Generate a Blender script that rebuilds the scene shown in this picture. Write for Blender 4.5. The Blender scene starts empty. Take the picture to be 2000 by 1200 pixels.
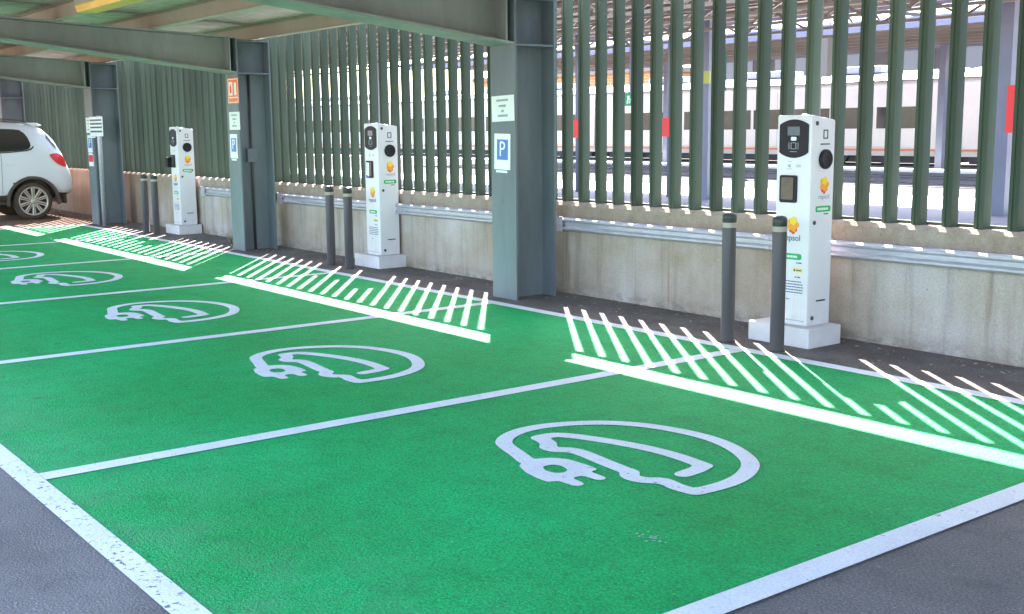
import bpy, bmesh, math, random
from mathutils import Vector, Matrix
from mathutils.bvhtree import BVHTree
random.seed(7)
D = bpy.data; SC = bpy.context.scene; COL = SC.collection
R = math.radians

# ------------------------------------------------------------------ helpers
class MB:
    """collects shapes, then links them as one mesh object"""
    def __init__(s): s.v = []; s.f = []; s.sm = []
    def add(s, vs, fs, smooth=False):
        n = len(s.v); s.v += [tuple(v) for v in vs]
        for f in fs: s.f.append(tuple(i+n for i in f)); s.sm.append(smooth)
        return s
    def box(s, a, b, M=None):
        x0, y0, z0 = a; x1, y1, z1 = b
        vs = [Vector(p) for p in ((x0,y0,z0),(x1,y0,z0),(x1,y1,z0),(x0,y1,z0),(x0,y0,z1),(x1,y0,z1),(x1,y1,z1),(x0,y1,z1))]
        if M is not None: vs = [M @ v for v in vs]
        return s.add(vs, [(3,2,1,0),(4,5,6,7),(0,1,5,4),(1,2,6,5),(2,3,7,6),(3,0,4,7)])
    def bar(s, p, q, w, h=None):
        p = Vector(p); q = Vector(q); h = h or w
        d = (q-p).normalized(); u = Vector((0,0,1))
        if abs(d.z) > .95: u = Vector((0,1,0))
        a = d.cross(u).normalized()*w/2; b = a.cross(d).normalized()*h/2
        vs = [p-a-b, p+a-b, p+a+b, p-a+b, q-a-b, q+a-b, q+a+b, q-a+b]
        return s.add(vs, [(0,1,2,3),(7,6,5,4),(0,4,5,1),(1,5,6,2),(2,6,7,3),(3,7,4,0)])
    def prism(s, pts, ex, M=None):
        """extrude polygon pts (Vectors) along vector ex"""
        n = len(pts); ex = Vector(ex)
        vs = [Vector(p) for p in pts] + [Vector(p)+ex for p in pts]
        if M is not None: vs = [M @ v for v in vs]
        return s.add(vs, [tuple(range(n))[::-1], tuple(range(n, 2*n))] + [(i, (i+1) % n, n+(i+1) % n, n+i) for i in range(n)])
    def lathe(s, prof, n=24, M=None, smooth=True, caps=True):
        """profile [(r,z)] around z"""
        vs = []; fs = []
        for r, z in prof:
            for k in range(n):
                a = 2*math.pi*k/n; v = Vector((r*math.cos(a), r*math.sin(a), z))
                vs.append(M @ v if M is not None else v)
        for j in range(len(prof)-1):
            for k in range(n):
                k2 = (k+1) % n; fs.append((j*n+k, j*n+k2, (j+1)*n+k2, (j+1)*n+k))
        s.add(vs, fs, smooth)
        m = len(s.v)-len(vs)
        if caps and prof[0][0] > 1e-6: s.f.append(tuple(m+k for k in range(n))[::-1]); s.sm.append(False)
        if caps and prof[-1][0] > 1e-6: s.f.append(tuple(m+(len(prof)-1)*n+k for k in range(n))); s.sm.append(False)
        return s
    def ribbon(s, pts, w, z, closed=False):
        pts = [Vector((p[0], p[1])) for p in pts]; n = len(pts); L = []; Rr = []
        for i in range(n):
            a = pts[i-1] if (i > 0 or closed) else None
            b = pts[(i+1) % n] if (i < n-1 or closed) else None
            d1 = (pts[i]-a).normalized() if a is not None else None
            d2 = (b-pts[i]).normalized() if b is not None else None
            if d1 is None: d1 = d2
            if d2 is None: d2 = d1
            n1 = Vector((-d1.y, d1.x)); n2 = Vector((-d2.y, d2.x)); m = (n1+n2)
            m = m.normalized() if m.length > 1e-6 else n1
            k = 1/max(.55, m.dot(n1)); L.append(pts[i]+m*w/2*k); Rr.append(pts[i]-m*w/2*k)
        vs = [(p.x, p.y, z) for p in L]+[(p.x, p.y, z) for p in Rr]
        return s.add(vs, [(i, n+i, n+i+1, i+1) for i in range(n-1)])
    def build(s, name, mat, parent=None, bevel=0, loc=None, smooth=None):
        me = D.meshes.new(name); me.from_pydata(s.v, [], s.f); me.materials.append(mat)
        bm = bmesh.new(); bm.from_mesh(me); bmesh.ops.recalc_face_normals(bm, faces=bm.faces)
        if bevel: bmesh.ops.bevel(bm, geom=[e for e in bm.edges if len(e.link_faces) == 2 and e.calc_face_angle(0) > .6], offset=bevel, segments=2, affect='EDGES', profile=.6, clamp_overlap=True)
        bm.to_mesh(me); bm.free()
        if not bevel:
            for p, sm in zip(me.polygons, s.sm): p.use_smooth = sm if smooth is None else smooth
        o = D.objects.new(name, me); COL.objects.link(o)
        if parent is not None: o.parent = parent
        if loc is not None: o.location = loc
        return o

def tag(o, label=None, cat=None, group=None, kind=None):
    if label: o['label'] = label
    if cat: o['category'] = cat
    if group: o['group'] = group
    if kind: o['kind'] = kind
    return o
def thing(name, label, cat, loc=(0,0,0), rz=0, group=None):
    o = D.objects.new(name, None); COL.objects.link(o); o.location = loc; o.rotation_euler = (0,0,rz); o.empty_display_size = .2
    return tag(o, label, cat, group)
def copy_tree(o, parent=None):
    c = o.copy(); COL.objects.link(c)
    if parent is not None: c.parent = parent
    for ch in [x for x in o.children]: copy_tree(ch, c)
    return c
def smooth_pts(pts, sub=5):
    out = []; n = len(pts)
    for i in range(n-1):
        p0 = Vector(pts[max(i-1,0)]); p1 = Vector(pts[i]); p2 = Vector(pts[i+1]); p3 = Vector(pts[min(i+2,n-1)])
        for k in range(sub):
            t = k/sub
            out.append(.5*((2*p1)+(-p0+p2)*t+(2*p0-5*p1+4*p2-p3)*t*t+(-p0+3*p1-3*p2+p3)*t**3))
    out.append(Vector(pts[-1])); return out
def fill2d(loops, z=0.0):
    """triangulated polygon with holes -> MB"""
    bm = bmesh.new()
    for lp in loops:
        vs = [bm.verts.new((p[0], p[1], z)) for p in lp]
        for i in range(len(vs)): bm.edges.new((vs[i], vs[(i+1) % len(vs)]))
    bmesh.ops.triangle_fill(bm, use_beauty=True, use_dissolve=False, edges=bm.edges[:])
    bm.verts.index_update(); m = MB(); m.add([v.co.copy() for v in bm.verts], [tuple(v.index for v in f.verts) for f in bm.faces]); bm.free()
    return m
def text_mesh(name, body, size, mat, parent, M, depth=.0008, align='CENTER', sx=1):
    cu = D.curves.new(name+'_curve', 'FONT'); cu.body = body; cu.size = size; cu.align_x = align; cu.align_y = 'CENTER'; cu.extrude = depth
    t = D.objects.new(name+'_tmp', cu); COL.objects.link(t)
    dg = bpy.context.evaluated_depsgraph_get(); me = D.meshes.new_from_object(t.evaluated_get(dg))
    D.objects.remove(t); D.curves.remove(cu)
    me.transform(Matrix.Diagonal((sx,1,1,1))); me.transform(M); me.materials.clear(); me.materials.append(mat); me.name = name
    o = D.objects.new(name, me); COL.objects.link(o); o.parent = parent
    return o

# ------------------------------------------------------------------ materials
def mat(name, col, rough=.6, metal=0, var=0, vscale=8, col2=None, bump=0, bscale=40, stretch=(1,1,1), spec=.5, coat=0, emis=None):
    m = D.materials.new(name); m.use_nodes = True; nt = m.node_tree; N = nt.nodes; L = nt.links
    b = N['Principled BSDF']; b.inputs['Base Color'].default_value = (*col, 1); b.inputs['Roughness'].default_value = rough
    b.inputs['Metallic'].default_value = metal; b.inputs['Specular IOR Level'].default_value = spec
    if coat: b.inputs['Coat Weight'].default_value = coat; b.inputs['Coat Roughness'].default_value = .08
    if emis: b.inputs['Emission Color'].default_value = (*col, 1); b.inputs['Emission Strength'].default_value = emis
    m.diffuse_color = (*col, 1)
    if var or col2 or bump:
        tc = N.new('ShaderNodeTexCoord'); mp = N.new('ShaderNodeMapping'); mp.inputs['Scale'].default_value = stretch
        L.new(tc.outputs['Object'], mp.inputs['Vector'])
    if var or col2:
        n = N.new('ShaderNodeTexNoise'); n.inputs['Scale'].default_value = vscale; n.inputs['Detail'].default_value = 7; n.inputs['Roughness'].default_value = .65
        L.new(mp.outputs['Vector'], n.inputs['Vector'])
        r = N.new('ShaderNodeValToRGB'); r.color_ramp.elements[0].position = .3; r.color_ramp.elements[1].position = .72
        c2 = col2 or tuple(min(1, c*(1+var)) for c in col); c1 = col if col2 else tuple(c*(1-var) for c in col)
        r.color_ramp.elements[0].color = (*c1, 1); r.color_ramp.elements[1].color = (*c2, 1)
        L.new(n.outputs['Fac'], r.inputs['Fac']); L.new(r.outputs['Color'], b.inputs['Base Color'])
    if bump:
        n2 = N.new('ShaderNodeTexNoise'); n2.inputs['Scale'].default_value = bscale; n2.inputs['Detail'].default_value = 6
        L.new(mp.outputs['Vector'], n2.inputs['Vector'])
        bp = N.new('ShaderNodeBump'); bp.inputs['Strength'].default_value = bump; bp.inputs['Distance'].default_value = .01
        L.new(n2.outputs['Fac'], bp.inputs['Height']); L.new(bp.outputs['Normal'], b.inputs['Normal'])
    return m

class NT:
    """tiny node builder on one principled material"""
    def __init__(s, name, rough=.8, spec=.4):
        s.m = D.materials.new(name); s.m.use_nodes = True; s.t = s.m.node_tree; s.N = s.t.nodes; s.L = s.t.links
        s.b = s.N['Principled BSDF']; s.b.inputs['Roughness'].default_value = rough; s.b.inputs['Specular IOR Level'].default_value = spec
        s.tc = s.N.new('ShaderNodeTexCoord')
    def noise(s, scale, detail=6, rough=.6, stretch=(1,1,1), dist=0, loc=(0,0,0)):
        mp = s.N.new('ShaderNodeMapping'); mp.inputs['Scale'].default_value = stretch; mp.inputs['Location'].default_value = loc
        s.L.new(s.tc.outputs['Object'], mp.inputs['Vector'])
        n = s.N.new('ShaderNodeTexNoise'); n.inputs['Scale'].default_value = scale; n.inputs['Detail'].default_value = detail
        n.inputs['Roughness'].default_value = rough; n.inputs['Distortion'].default_value = dist
        s.L.new(mp.outputs['Vector'], n.inputs['Vector']); return n.outputs['Fac']
    def voronoi(s, scale):
        n = s.N.new('ShaderNodeTexVoronoi'); n.inputs['Scale'].default_value = scale; s.L.new(s.tc.outputs['Object'], n.inputs['Vector']); return n.outputs['Distance']
    def ramp(s, fac, stops):
        r = s.N.new('ShaderNodeValToRGB'); e = r.color_ramp.elements
        while len(e) < len(stops): e.new(.5)
        for k, (p, c) in enumerate(stops):
            e[k].position = p; e[k].color = (*c, 1) if isinstance(c, tuple) else (c, c, c, 1)
        s.L.new(fac, r.inputs['Fac']); return r.outputs['Color']
    def mix(s, f, a, b, mode='MIX'):
        x = s.N.new('ShaderNodeMix'); x.data_type = 'RGBA'; x.blend_type = mode; x.clamp_factor = True
        for sock, v in ((x.inputs[0], f), (x.inputs[6], a), (x.inputs[7], b)):
            if isinstance(v, (int, float)): sock.default_value = v if sock == x.inputs[0] else (v,v,v,1)
            elif isinstance(v, tuple): sock.default_value = (*v, 1)
            else: s.L.new(v, sock)
        return x.outputs[2]
    def out(s, colr, bumpfac=None, strength=.3, dist=.01):
        s.L.new(colr, s.b.inputs['Base Color'])
        if bumpfac is not None:
            bp = s.N.new('ShaderNodeBump'); bp.inputs['Strength'].default_value = strength; bp.inputs['Distance'].default_value = dist
            s.L.new(bumpfac, bp.inputs['Height']); s.L.new(bp.outputs['Normal'], s.b.inputs['Normal'])
        return s.m

def asphalt_mat():
    t = NT('asphalt', .85)
    c = t.ramp(t.noise(1.2, 5), [(.36, (.145,.127,.122)), (.5, (.185,.163,.157)), (.64, (.225,.20,.192))])
    c = t.mix(t.mix(1, maprange(t, xz(t).outputs['X'], -19, -21.5), 1, 'MULTIPLY'), c, (.145,.07,.036))
    g = t.ramp(t.noise(95, 4, .7), [(.3, .45), (.5, .95), (.72, 1.7)])
    c = t.mix(1, c, g, 'MULTIPLY')
    c = t.mix(t.ramp(t.noise(2.7, 6, .7, loc=(1,8,0)), [(.56, 0.), (.66, .45)]), c, (.10,.088,.09))
    s = t.ramp(t.noise(55, 2), [(.69, 0.), (.73, 1.)])
    c = t.mix(s, c, (.42,.41,.42))
    return t.out(c, t.noise(110, 3), .9, .012)
def green_mat():
    t = NT('green_floor_paint', .6, .18); sp = xz(t)
    c = t.ramp(t.noise(.6, 7, .6), [(.34, (.0002,.33,.072)), (.5, (.0003,.385,.10)), (.66, (.0006,.44,.128))])
    m = t.ramp(t.noise(5, 6, .7, loc=(2,5,0)), [(.36, .86), (.5, 1.), (.66, 1.08)])
    c = t.mix(1, c, m, 'MULTIPLY')
    g = t.ramp(t.noise(80, 4, .75), [(.33, .5), (.5, 1.), (.7, 1.45)])
    c = t.mix(1, c, g, 'MULTIPLY')
    # dusty wear towards the driving lane
    lane = t.mix(1, maprange(t, sp.outputs['Y'], 2.6, 1.4), t.ramp(t.noise(3.2, 8, .75, loc=(3,1,0)), [(.42, 0.), (.62, .4)]), 'MULTIPLY')
    c = t.mix(lane, c, (.13,.32,.17))
    w = t.ramp(t.noise(2.3, 9, .75, loc=(7,1,0)), [(.60, 0.), (.72, .30)])
    c = t.mix(w, c, (.10,.30,.15))
    # faint tyre scuffs along the bays and dark drips
    sc = t.ramp(t.noise(1.5, 5, .6, stretch=(4.5,.35,1), loc=(0,3,0)), [(.60, 0.), (.70, .16)])
    c = t.mix(sc, c, (.010,.15,.05))
    dr = t.ramp(t.noise(9, 3, .5, loc=(4,4,0)), [(.70, 0.), (.75, .55)])
    c = t.mix(dr, c, (.012,.12,.045))
    s = t.ramp(t.noise(42, 2, loc=(9,0,0)), [(.72, 0.), (.755, .6)])
    c = t.mix(s, c, (.35,.55,.42))
    return t.out(c, t.noise(95, 4), 1., .014)
def line_mat(name, wear):
    t = NT(name, .7)
    c = t.ramp(t.noise(3, 6), [(.3, (.72,.71,.76)), (.7, (.84,.83,.87))])
    g = t.ramp(t.noise(90, 3, .7), [(.3, .8), (.6, 1.)])
    c = t.mix(1, c, g, 'MULTIPLY')
    h = t.mix(1, t.ramp(t.noise(38, 3, .6), [(.30+wear, 1.), (.335+wear, 0.)]), t.ramp(t.noise(1.3, 3), [(.4, .1), (.6, 1.)]), 'MULTIPLY')
    c = t.mix(h, c, (.12,.13,.17))
    return t.out(c, t.noise(100, 3), .5, .008)
def xz(t):
    sp = t.N.new('ShaderNodeSeparateXYZ'); t.L.new(t.tc.outputs['Object'], sp.inputs['Vector']); return sp
def maprange(t, sock, a, b):
    m = t.N.new('ShaderNodeMapRange'); m.inputs['From Min'].default_value = a; m.inputs['From Max'].default_value = b; t.L.new(sock, m.inputs['Value']); return m.outputs['Result']
def concrete_mat():
    t = NT('stained_concrete', .9); sp = xz(t)
    c = t.ramp(t.noise(.9, 8, .65), [(.36, (.345,.265,.205)), (.47, (.41,.33,.278)), (.55, (.445,.372,.33)), (.66, (.50,.435,.425))])
    v = t.ramp(t.noise(2.6, 7, .65, stretch=(2.0,1,.12)), [(.35, .70), (.46, .96), (.6, 1.03), (.7, 1.08)])
    c = t.mix(1, c, v, 'MULTIPLY')
    br = t.ramp(t.noise(1.9, 6, .65, stretch=(2.2,1,.10), loc=(5,0,2)), [(.57, 0.), (.64, .6)])
    c = t.mix(br, c, (.21,.15,.085))
    fl = t.ramp(t.noise(5.0, 6, .75, loc=(1,0,0), stretch=(1,1,.4)), [(.61, 0.), (.68, .5)])
    c = t.mix(fl, c, (.43,.40,.39))
    top = t.mix(1, maprange(t, sp.outputs['Z'], .68, .76), t.ramp(t.noise(3, 6), [(.3, .5), (.7, 1.)]), 'MULTIPLY')
    c = t.mix(top, c, t.ramp(t.noise(9, 6, .7), [(.3, (.25,.175,.125)), (.7, (.40,.31,.25))]))
    far = t.mix(1, maprange(t, sp.outputs['X'], -4.5, -7.5), .75, 'MULTIPLY')
    c = t.mix(far, c, t.ramp(t.noise(2.5, 6, .65, stretch=(1.6,1,.3)), [(.3, (.20,.10,.055)), (.7, (.33,.185,.115))]))
    dk = t.ramp(t.noise(60, 4, .7), [(.3, .8), (.6, 1.06)])
    c = t.mix(1, c, dk, 'MULTIPLY')
    po = t.ramp(t.noise(48, 2, .5, loc=(3,3,3)), [(.70, 0.), (.73, .7)])
    c = t.mix(po, c, (.13,.11,.10))
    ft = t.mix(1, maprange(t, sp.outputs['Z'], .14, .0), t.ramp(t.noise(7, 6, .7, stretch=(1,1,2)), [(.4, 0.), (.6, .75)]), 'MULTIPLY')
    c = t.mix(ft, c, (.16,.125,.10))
    return t.out(c, t.noise(35, 6), .5, .01)
def dirt_mat():
    t = NT('dirty_asphalt', .95); sp = xz(t)
    c = t.ramp(t.noise(1.8, 8, .7), [(.3, (.10,.078,.07)), (.55, (.165,.135,.125)), (.75, (.27,.225,.205))])
    c = t.mix(t.mix(1, maprange(t, sp.outputs['X'], -19, -21.5), 1, 'MULTIPLY'), c, (.145,.07,.038))
    g = t.ramp(t.noise(70, 4, .75), [(.3, .6), (.52, 1.), (.75, 1.4)])
    c = t.mix(1, c, g, 'MULTIPLY')
    return t.out(c, t.noise(60, 5), 1, .02)

def paint_mat(name, col, rough=.5, dirt=.35, rust=0, piece=0):
    t = NT(name, rough)
    c = t.ramp(t.noise(2.5, 6, .65, stretch=(1,1,.25)), [(.3, tuple(x*(1-dirt) for x in col)), (.7, col)])
    d = t.ramp(t.noise(14, 5, .7, stretch=(1,1,.4)), [(.62, 0.), (.8, .45)])
    c = t.mix(d, c, tuple(x*.6+.06 for x in col))
    if piece:
        c = t.mix(1, c, t.ramp(t.noise(3.1, 2, .5, stretch=(1,.05,.03)), [(.3, 1-piece), (.7, 1+piece)]), 'MULTIPLY')
    if rust:
        r = t.ramp(t.noise(7, 7, .75, loc=(2,2,2), stretch=(1,1,.5)), [(.66, 0.), (.70, rust)]); c = t.mix(r, c, (.16,.085,.04))
    return t.out(c, t.noise(60, 3), .08, .004)

M = {}
M['asphalt'] = asphalt_mat(); M['green'] = green_mat(); M['dirt'] = dirt_mat(); M['concrete'] = concrete_mat()
M['line'] = line_mat('white_road_paint', 0.0); M['line_worn'] = line_mat('worn_white_road_paint', .07)
M['steel'] = paint_mat('grey_green_steel_paint', (.175,.198,.222), .55, .35, .8)
M['beam'] = paint_mat('grey_beam_paint', (.315,.325,.30), .55, .35, .6)
M['purlin'] = paint_mat('pale_purlin_paint', (.48,.435,.33), .5, .2)
M['deck'] = mat('roof_deck_metal', (.46,.385,.335), .5, 0, .2, 3, bump=.1)
M['slat'] = paint_mat('green_grey_slat_paint', (.068,.090,.064), .7, .2, .25, .3)
M['slat'].node_tree.nodes['Principled BSDF'].inputs['Specular IOR Level'].default_value = .2
M['galv'] = mat('galvanised_steel', (.42,.40,.46), .42, .35, .18, 9, stretch=(1,4,4))
t = NT('white_cabinet_paint', .38, .5); sp = xz(t)
c = t.ramp(t.noise(2.2, 6, .65, stretch=(1,1,.4)), [(.35, (.70,.645,.69)), (.65, (.78,.72,.775))])
c = t.mix(t.mix(1, maprange(t, sp.outputs['Z'], .62, .15), t.ramp(t.noise(9, 7, .75, stretch=(1,1,.35)), [(.45, 0.), (.62, .6)]), 'MULTIPLY'), c, (.48,.42,.38))
c = t.mix(t.ramp(t.noise(16, 6, .8, stretch=(3,3,.25), loc=(1,1,0)), [(.63, 0.), (.69, .35)]), c, (.52,.48,.48))
M['cabinet'] = t.out(c, t.noise(40, 3), .05, .003)
M['plinth'] = mat('white_plinth_paint', (.66,.61,.645), .7, 0, .12, 5, bump=.15, bscale=50)
M['dark_plastic'] = mat('dark_plastic', (.022,.017,.023), .5, 0, .2, 6, spec=.2)
M['screen'] = mat('lcd_screen', (.06,.10,.15), .15)
M['glass_dark'] = mat('smoky_socket_window', (.075,.072,.05), .12, 0, .4, 5)
M['ink'] = mat('dark_ink', (.05,.055,.08), .6)
M['ink_soft'] = mat('grey_ink', (.36,.37,.42), .7)
M['ink_blue'] = mat('blue_ink', (.05,.09,.25), .6)
M['lab_green'] = mat('green_label', (.01,.38,.11), .5)
M['lab_white'] = mat('white_label', (.82,.85,.83), .5)
M['pale_yellow'] = mat('pale_yellow', (.42,.42,.10), .6)
M['lab_yellow'] = mat('yellow_label', (.85,.66,.04), .5)
M['flame_y'] = mat('yellow_flame', (.93,.62,.02), .5); M['flame_o'] = mat('orange_flame', (.92,.33,.015), .5); M['flame_r'] = mat('red_flame', (.80,.05,.02), .5)
M['bollard'] = mat('dark_bollard_paint', (.06,.048,.052), .45, 0, .25, 4, stretch=(1,1,.3))
M['bollard_cap'] = mat('bollard_cap', (.04,.036,.038), .5)
M['reflect'] = mat('reflective_band', (.36,.30,.25), .5)
M['paper'] = mat('paper', (.78,.80,.78), .8, 0, .04, 5)
M['sign_blue'] = mat('sign_blue', (.015,.15,.48), .4)
M['sign_white'] = mat('sign_white', (.80,.81,.84), .5)
M['sign_orange'] = mat('sign_orange', (.85,.17,.02), .5)
M['sign_red'] = mat('sign_red', (.78,.03,.03), .5)
M['sign_green'] = mat('sign_green', (.0,.36,.14), .5); M['board_green'] = mat('board_green', (.0,.10,.055), .6)
M['car'] = mat('white_car_paint', (.74,.75,.77), .28, 0, 0, coat=.8)
M['car_trim'] = mat('warm_lit_black_trim', (.085,.064,.05), .6, 0, .15, 10)  # brownish tone carries the warm light around the wheel arches
M['car_glass'] = mat('tinted_car_glass', (.035,.035,.03), .06, spec=.8)
M['tyre'] = mat('warm_lit_tyre_rubber', (.075,.05,.034), .85, 0, .2, 10)  # warm light on the wheels is mixed into this brown rubber
M['alloy'] = mat('alloy_wheel', (.57,.50,.43), .35, .4)
M['tail'] = mat('red_tail_light', (.72,.012,.02), .15, spec=.7); M['tail_pale'] = mat('pale_tail_patch', (.85,.80,.80), .1, spec=.8)
M['lamp_y'] = mat('yellow_lamp_cover', (.92,.55,.08), .35, 0, .2, 9, stretch=(.3,8,1))
M['train_white'] = mat('white_train_paint', (.78,.72,.68), .4, 0, .06, 1, coat=.2)
M['train_orange'] = mat('orange_train_stripe', (.8,.22,.09), .5); M['train_glass'] = mat('train_window', (.06,.055,.05), .1, 0, .5, .6)
M['train_dark'] = mat('train_underframe', (.06,.055,.06), .8); M['train_lilac'] = mat('lilac_train_roof', (.5,.47,.53), .6, 0, .1, 1)
M['plat'] = mat('platform_paving', (.26,.255,.32), .85, 0, .08, 2, bump=.1); M['plat_white'] = mat('sunlit_and_white_platform', (.8,.8,.8), .8)  # the white also carries the sun on the near platform's outer strip
M['ballast'] = mat('track_ballast', (.075,.056,.060), .95, 0, .3, 12, bump=.6, bscale=20)
M['rail'] = mat('rusty_rail', (.045,.032,.038), .6)
M['st_col'] = mat('blue_grey_column_paint', (.17,.18,.235), .5, 0, .12, 2); M['st_fascia'] = mat('lilac_fascia', (.17,.165,.235), .6, 0, .08, 1)
M['st_soffit'] = mat('brown_soffit', (.10,.066,.048), .7, 0, .3, 2, stretch=(1,6,1)); M['st_truss'] = mat('cream_truss_paint', (.20,.17,.145), .6)
M['st_brown'] = mat('brown_girder_paint', (.085,.07,.06), .6)
M['st_wall'] = mat('brown_station_wall', (.042,.033,.03), .8, 0, .2, 1); M['st_win'] = mat('station_window', (.08,.08,.10), .2)
M['weed'] = mat('dry_weed', (.26,.23,.13), .9, 0, .4, 20); M['stone'] = mat('pale_grit', (.26,.225,.205), .9, 0, .3, 20)
M['leaf'] = mat('dry_leaf', (.28,.22,.14), .9, 0, .3, 20)
def brick_mat():
    t = NT('orange_brick', .9); b = t.N.new('ShaderNodeTexBrick'); b.inputs['Scale'].default_value = 1.2
    mp = t.N.new('ShaderNodeMapping'); mp.inputs['Rotation'].default_value = (R(90),0,0); t.L.new(t.tc.outputs['Object'], mp.inputs['Vector']); t.L.new(mp.outputs['Vector'], b.inputs['Vector'])
    b.inputs['Color1'].default_value = (.52,.24,.08,1); b.inputs['Color2'].default_value = (.42,.19,.07,1); b.inputs['Mortar'].default_value = (.5,.42,.34,1)
    return t.out(b.outputs['Color'])
M['brick'] = brick_mat()

# ------------------------------------------------------------------ layout numbers (metres; y runs to the fence, x along it)
YW, YB, YF = 7.187, 6.25, 1.38
XL = [-5.459-3*k for k in range(6)]; XR = -2.48
COLX = [-8.605+5.95*k for k in range(-4, 3)]
TAN = .9; HY = .607; HX = .7945            # sun

# ------------------------------------------------------------------ ground
tag(MB().add([(-500,-400,0),(300,-400,0),(300,900,0),(-500,900,0)], [(0,1,2,3)]).build('asphalt_ground', M['asphalt']), kind='structure')
gs = MB().add([(XL[5],YF-.02,.004),(XR,YF-.02,.004),(XR,YB,.004),(XL[5],YB,.004)], [(0,1,2,3)]).build('green_parking_surface', M['green']); tag(gs, kind='structure')
tag(MB().add([(-34,YB+.04,.003),(6,YB+.04,.003),(6,YW+.1,.003),(-34,YW+.1,.003)], [(0,1,2,3)]).build('gutter_strip', M['dirt']), kind='structure')
def strip(name, x0, y0, x1, y1, z, m):
    return MB().add([(x0,y0,z),(x1,y0,z),(x1,y1,z),(x0,y1,z)], [(0,1,2,3)]).build(name, m, gs)
strip('front_line', XL[5]-.08, 1.295, XR+.05, 1.405, .008, M['line_worn'])
strip('back_line', XL[5]-.06, YB-.055, XR+.08, YB+.06, .008, M['line'])
for k in range(6): strip('bay_line', XL[k]-.06, 1.407, XL[k]+.06, YB-.057, .008, M['line'])
strip('edge_line', XR-.075, 1.407, XR+.05, YB-.057, .008, M['line'])
# charging symbols
S1 = [(-0.27,-0.487),(-0.384,-0.448),(-0.523,-0.408),(-0.608,-0.368),(-0.681,-0.283),(-0.728,-0.159),(-0.725,-0.008),(-0.662,0.161),(-0.557,0.305),(-0.411,0.41),(-0.227,0.473),(-0.038,0.496),(0.142,0.471),(0.312,0.4),(0.443,0.306),(0.532,0.172),(0.578,0.034),(0.586,-0.096),(0.577,-0.211)]
S2 = [(0.577,-0.211),(0.476,-0.22),(0.372,-0.206),(0.325,-0.255),(0.262,-0.279),(0.205,-0.262),(0.185,-0.228),(0.095,-0.222),(-0.04,-0.208),(-0.207,-0.190),(-0.285,-0.205),(-0.325,-0.250),(-0.385,-0.258),(-0.43,-0.215),(-0.495,-0.19),(-0.558,-0.18)]
S3 = [(-0.558,-0.18),(-0.552,-0.091),(-0.49,-0.031),(-0.328,0.041),(-0.097,0.109),(0.11,0.131),(0.327,0.113)]
S4 = [(0.327,0.113),(0.352,0.03),(0.36,-0.062)]
path = smooth_pts(S1, 4)[:-1] + smooth_pts(S2, 3)[:-1] + smooth_pts(S3, 4)[:-1] + [Vector(q) for q in S4]
PO = [(-0.227,-0.562),(-0.255,-0.504),(-0.258,-0.415),(-0.226,-0.359),(-0.161,-0.318),(-0.049,-0.31),(0.052,-0.316),(0.05,-0.37),(0.177,-0.374),(0.190,-0.400),(0.177,-0.426),(0.075,-0.430),(0.075,-0.500),(0.177,-0.510),(0.193,-0.535),(0.178,-0.562),(0.066,-0.568),(0.056,-0.618),(-0.02,-0.618),(-0.123,-0.602)]
PH = [(-0.151,-0.491),(-0.148,-0.424),(-0.098,-0.405),(-0.027,-0.423),(0.002,-0.469),(-0.026,-0.514),(-0.09,-0.521)]
import numpy as np
def sdf_outline(path, hw, polys, rnd, x0, x1, y0, y1, h):
    """outline of a round-cornered stroke joined to polygons: distance field, then marching squares"""
    gx = np.arange(x0, x1, h); gy = np.arange(y0, y1, h); X, Y = np.meshgrid(gx, gy, indexing='ij')
    def segd(a, b):
        ax, ay = a; dx, dy = b[0]-ax, b[1]-ay; t = np.clip(((X-ax)*dx+(Y-ay)*dy)/max(1e-9, dx*dx+dy*dy), 0, 1)
        return np.hypot(X-ax-t*dx, Y-ay-t*dy)
    F = np.full(X.shape, 9.)
    for a, b in zip(path[:-1], path[1:]): F = np.minimum(F, segd(a, b)-hw)
    P_ = np.full(X.shape, 9.); ins = np.zeros(X.shape, bool)
    for lp in polys:
        for i in range(len(lp)):
            a, b = lp[i], lp[(i+1) % len(lp)]; P_ = np.minimum(P_, segd(a, b))
            if a[1] != b[1]: ins ^= ((a[1] > Y) != (b[1] > Y)) & (X < (b[0]-a[0])*(Y-a[1])/(b[1]-a[1])+a[0])
    F = np.minimum(F, np.where(ins, -P_, P_)-rnd)
    for _ in range(3): F[1:-1,1:-1] = .2*(F[1:-1,1:-1]+F[:-2,1:-1]+F[2:,1:-1]+F[1:-1,:-2]+F[1:-1,2:])
    nxt = {}
    def pt(e):
        (i, j), (k, l) = e; f0, f1 = F[i,j], F[k,l]; t = f0/(f0-f1); return (gx[i]+(gx[k]-gx[i])*t, gy[j]+(gy[l]-gy[j])*t)
    for i in range(len(gx)-1):
        for j in range(len(gy)-1):
            c = [(i,j),(i+1,j),(i+1,j+1),(i,j+1)]; b = [F[q] < 0 for q in c]
            if all(b) or not any(b): continue
            en = [k for k in range(4) if not b[k] and b[(k+1)%4]]; ex_ = [k for k in range(4) if b[k] and not b[(k+1)%4]]
            for k in ex_:
                m = next(q for q in [(k+d_) % 4 for d_ in range(1,5)] if q in en)
                key = lambda q: tuple(sorted((c[q], c[(q+1)%4]))); nxt[key(k)] = key(m)
    loops = []
    while nxt:
        st = next(iter(nxt)); lp = []; e = st
        while e in nxt: lp.append(pt(e)); e = nxt.pop(e)
        if len(lp) > 12: loops.append(lp)
    return loops
loops = sdf_outline([(p[0], p[1]) for p in path], .043, [PO, PH], .004, -.85, .72, -.70, .62, .011)
sym = fill2d(loops, .008)
sym_o = sym.build('charging_symbol', M['line'], gs, loc=(XL[0]+1.5, 3.8, 0))
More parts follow.
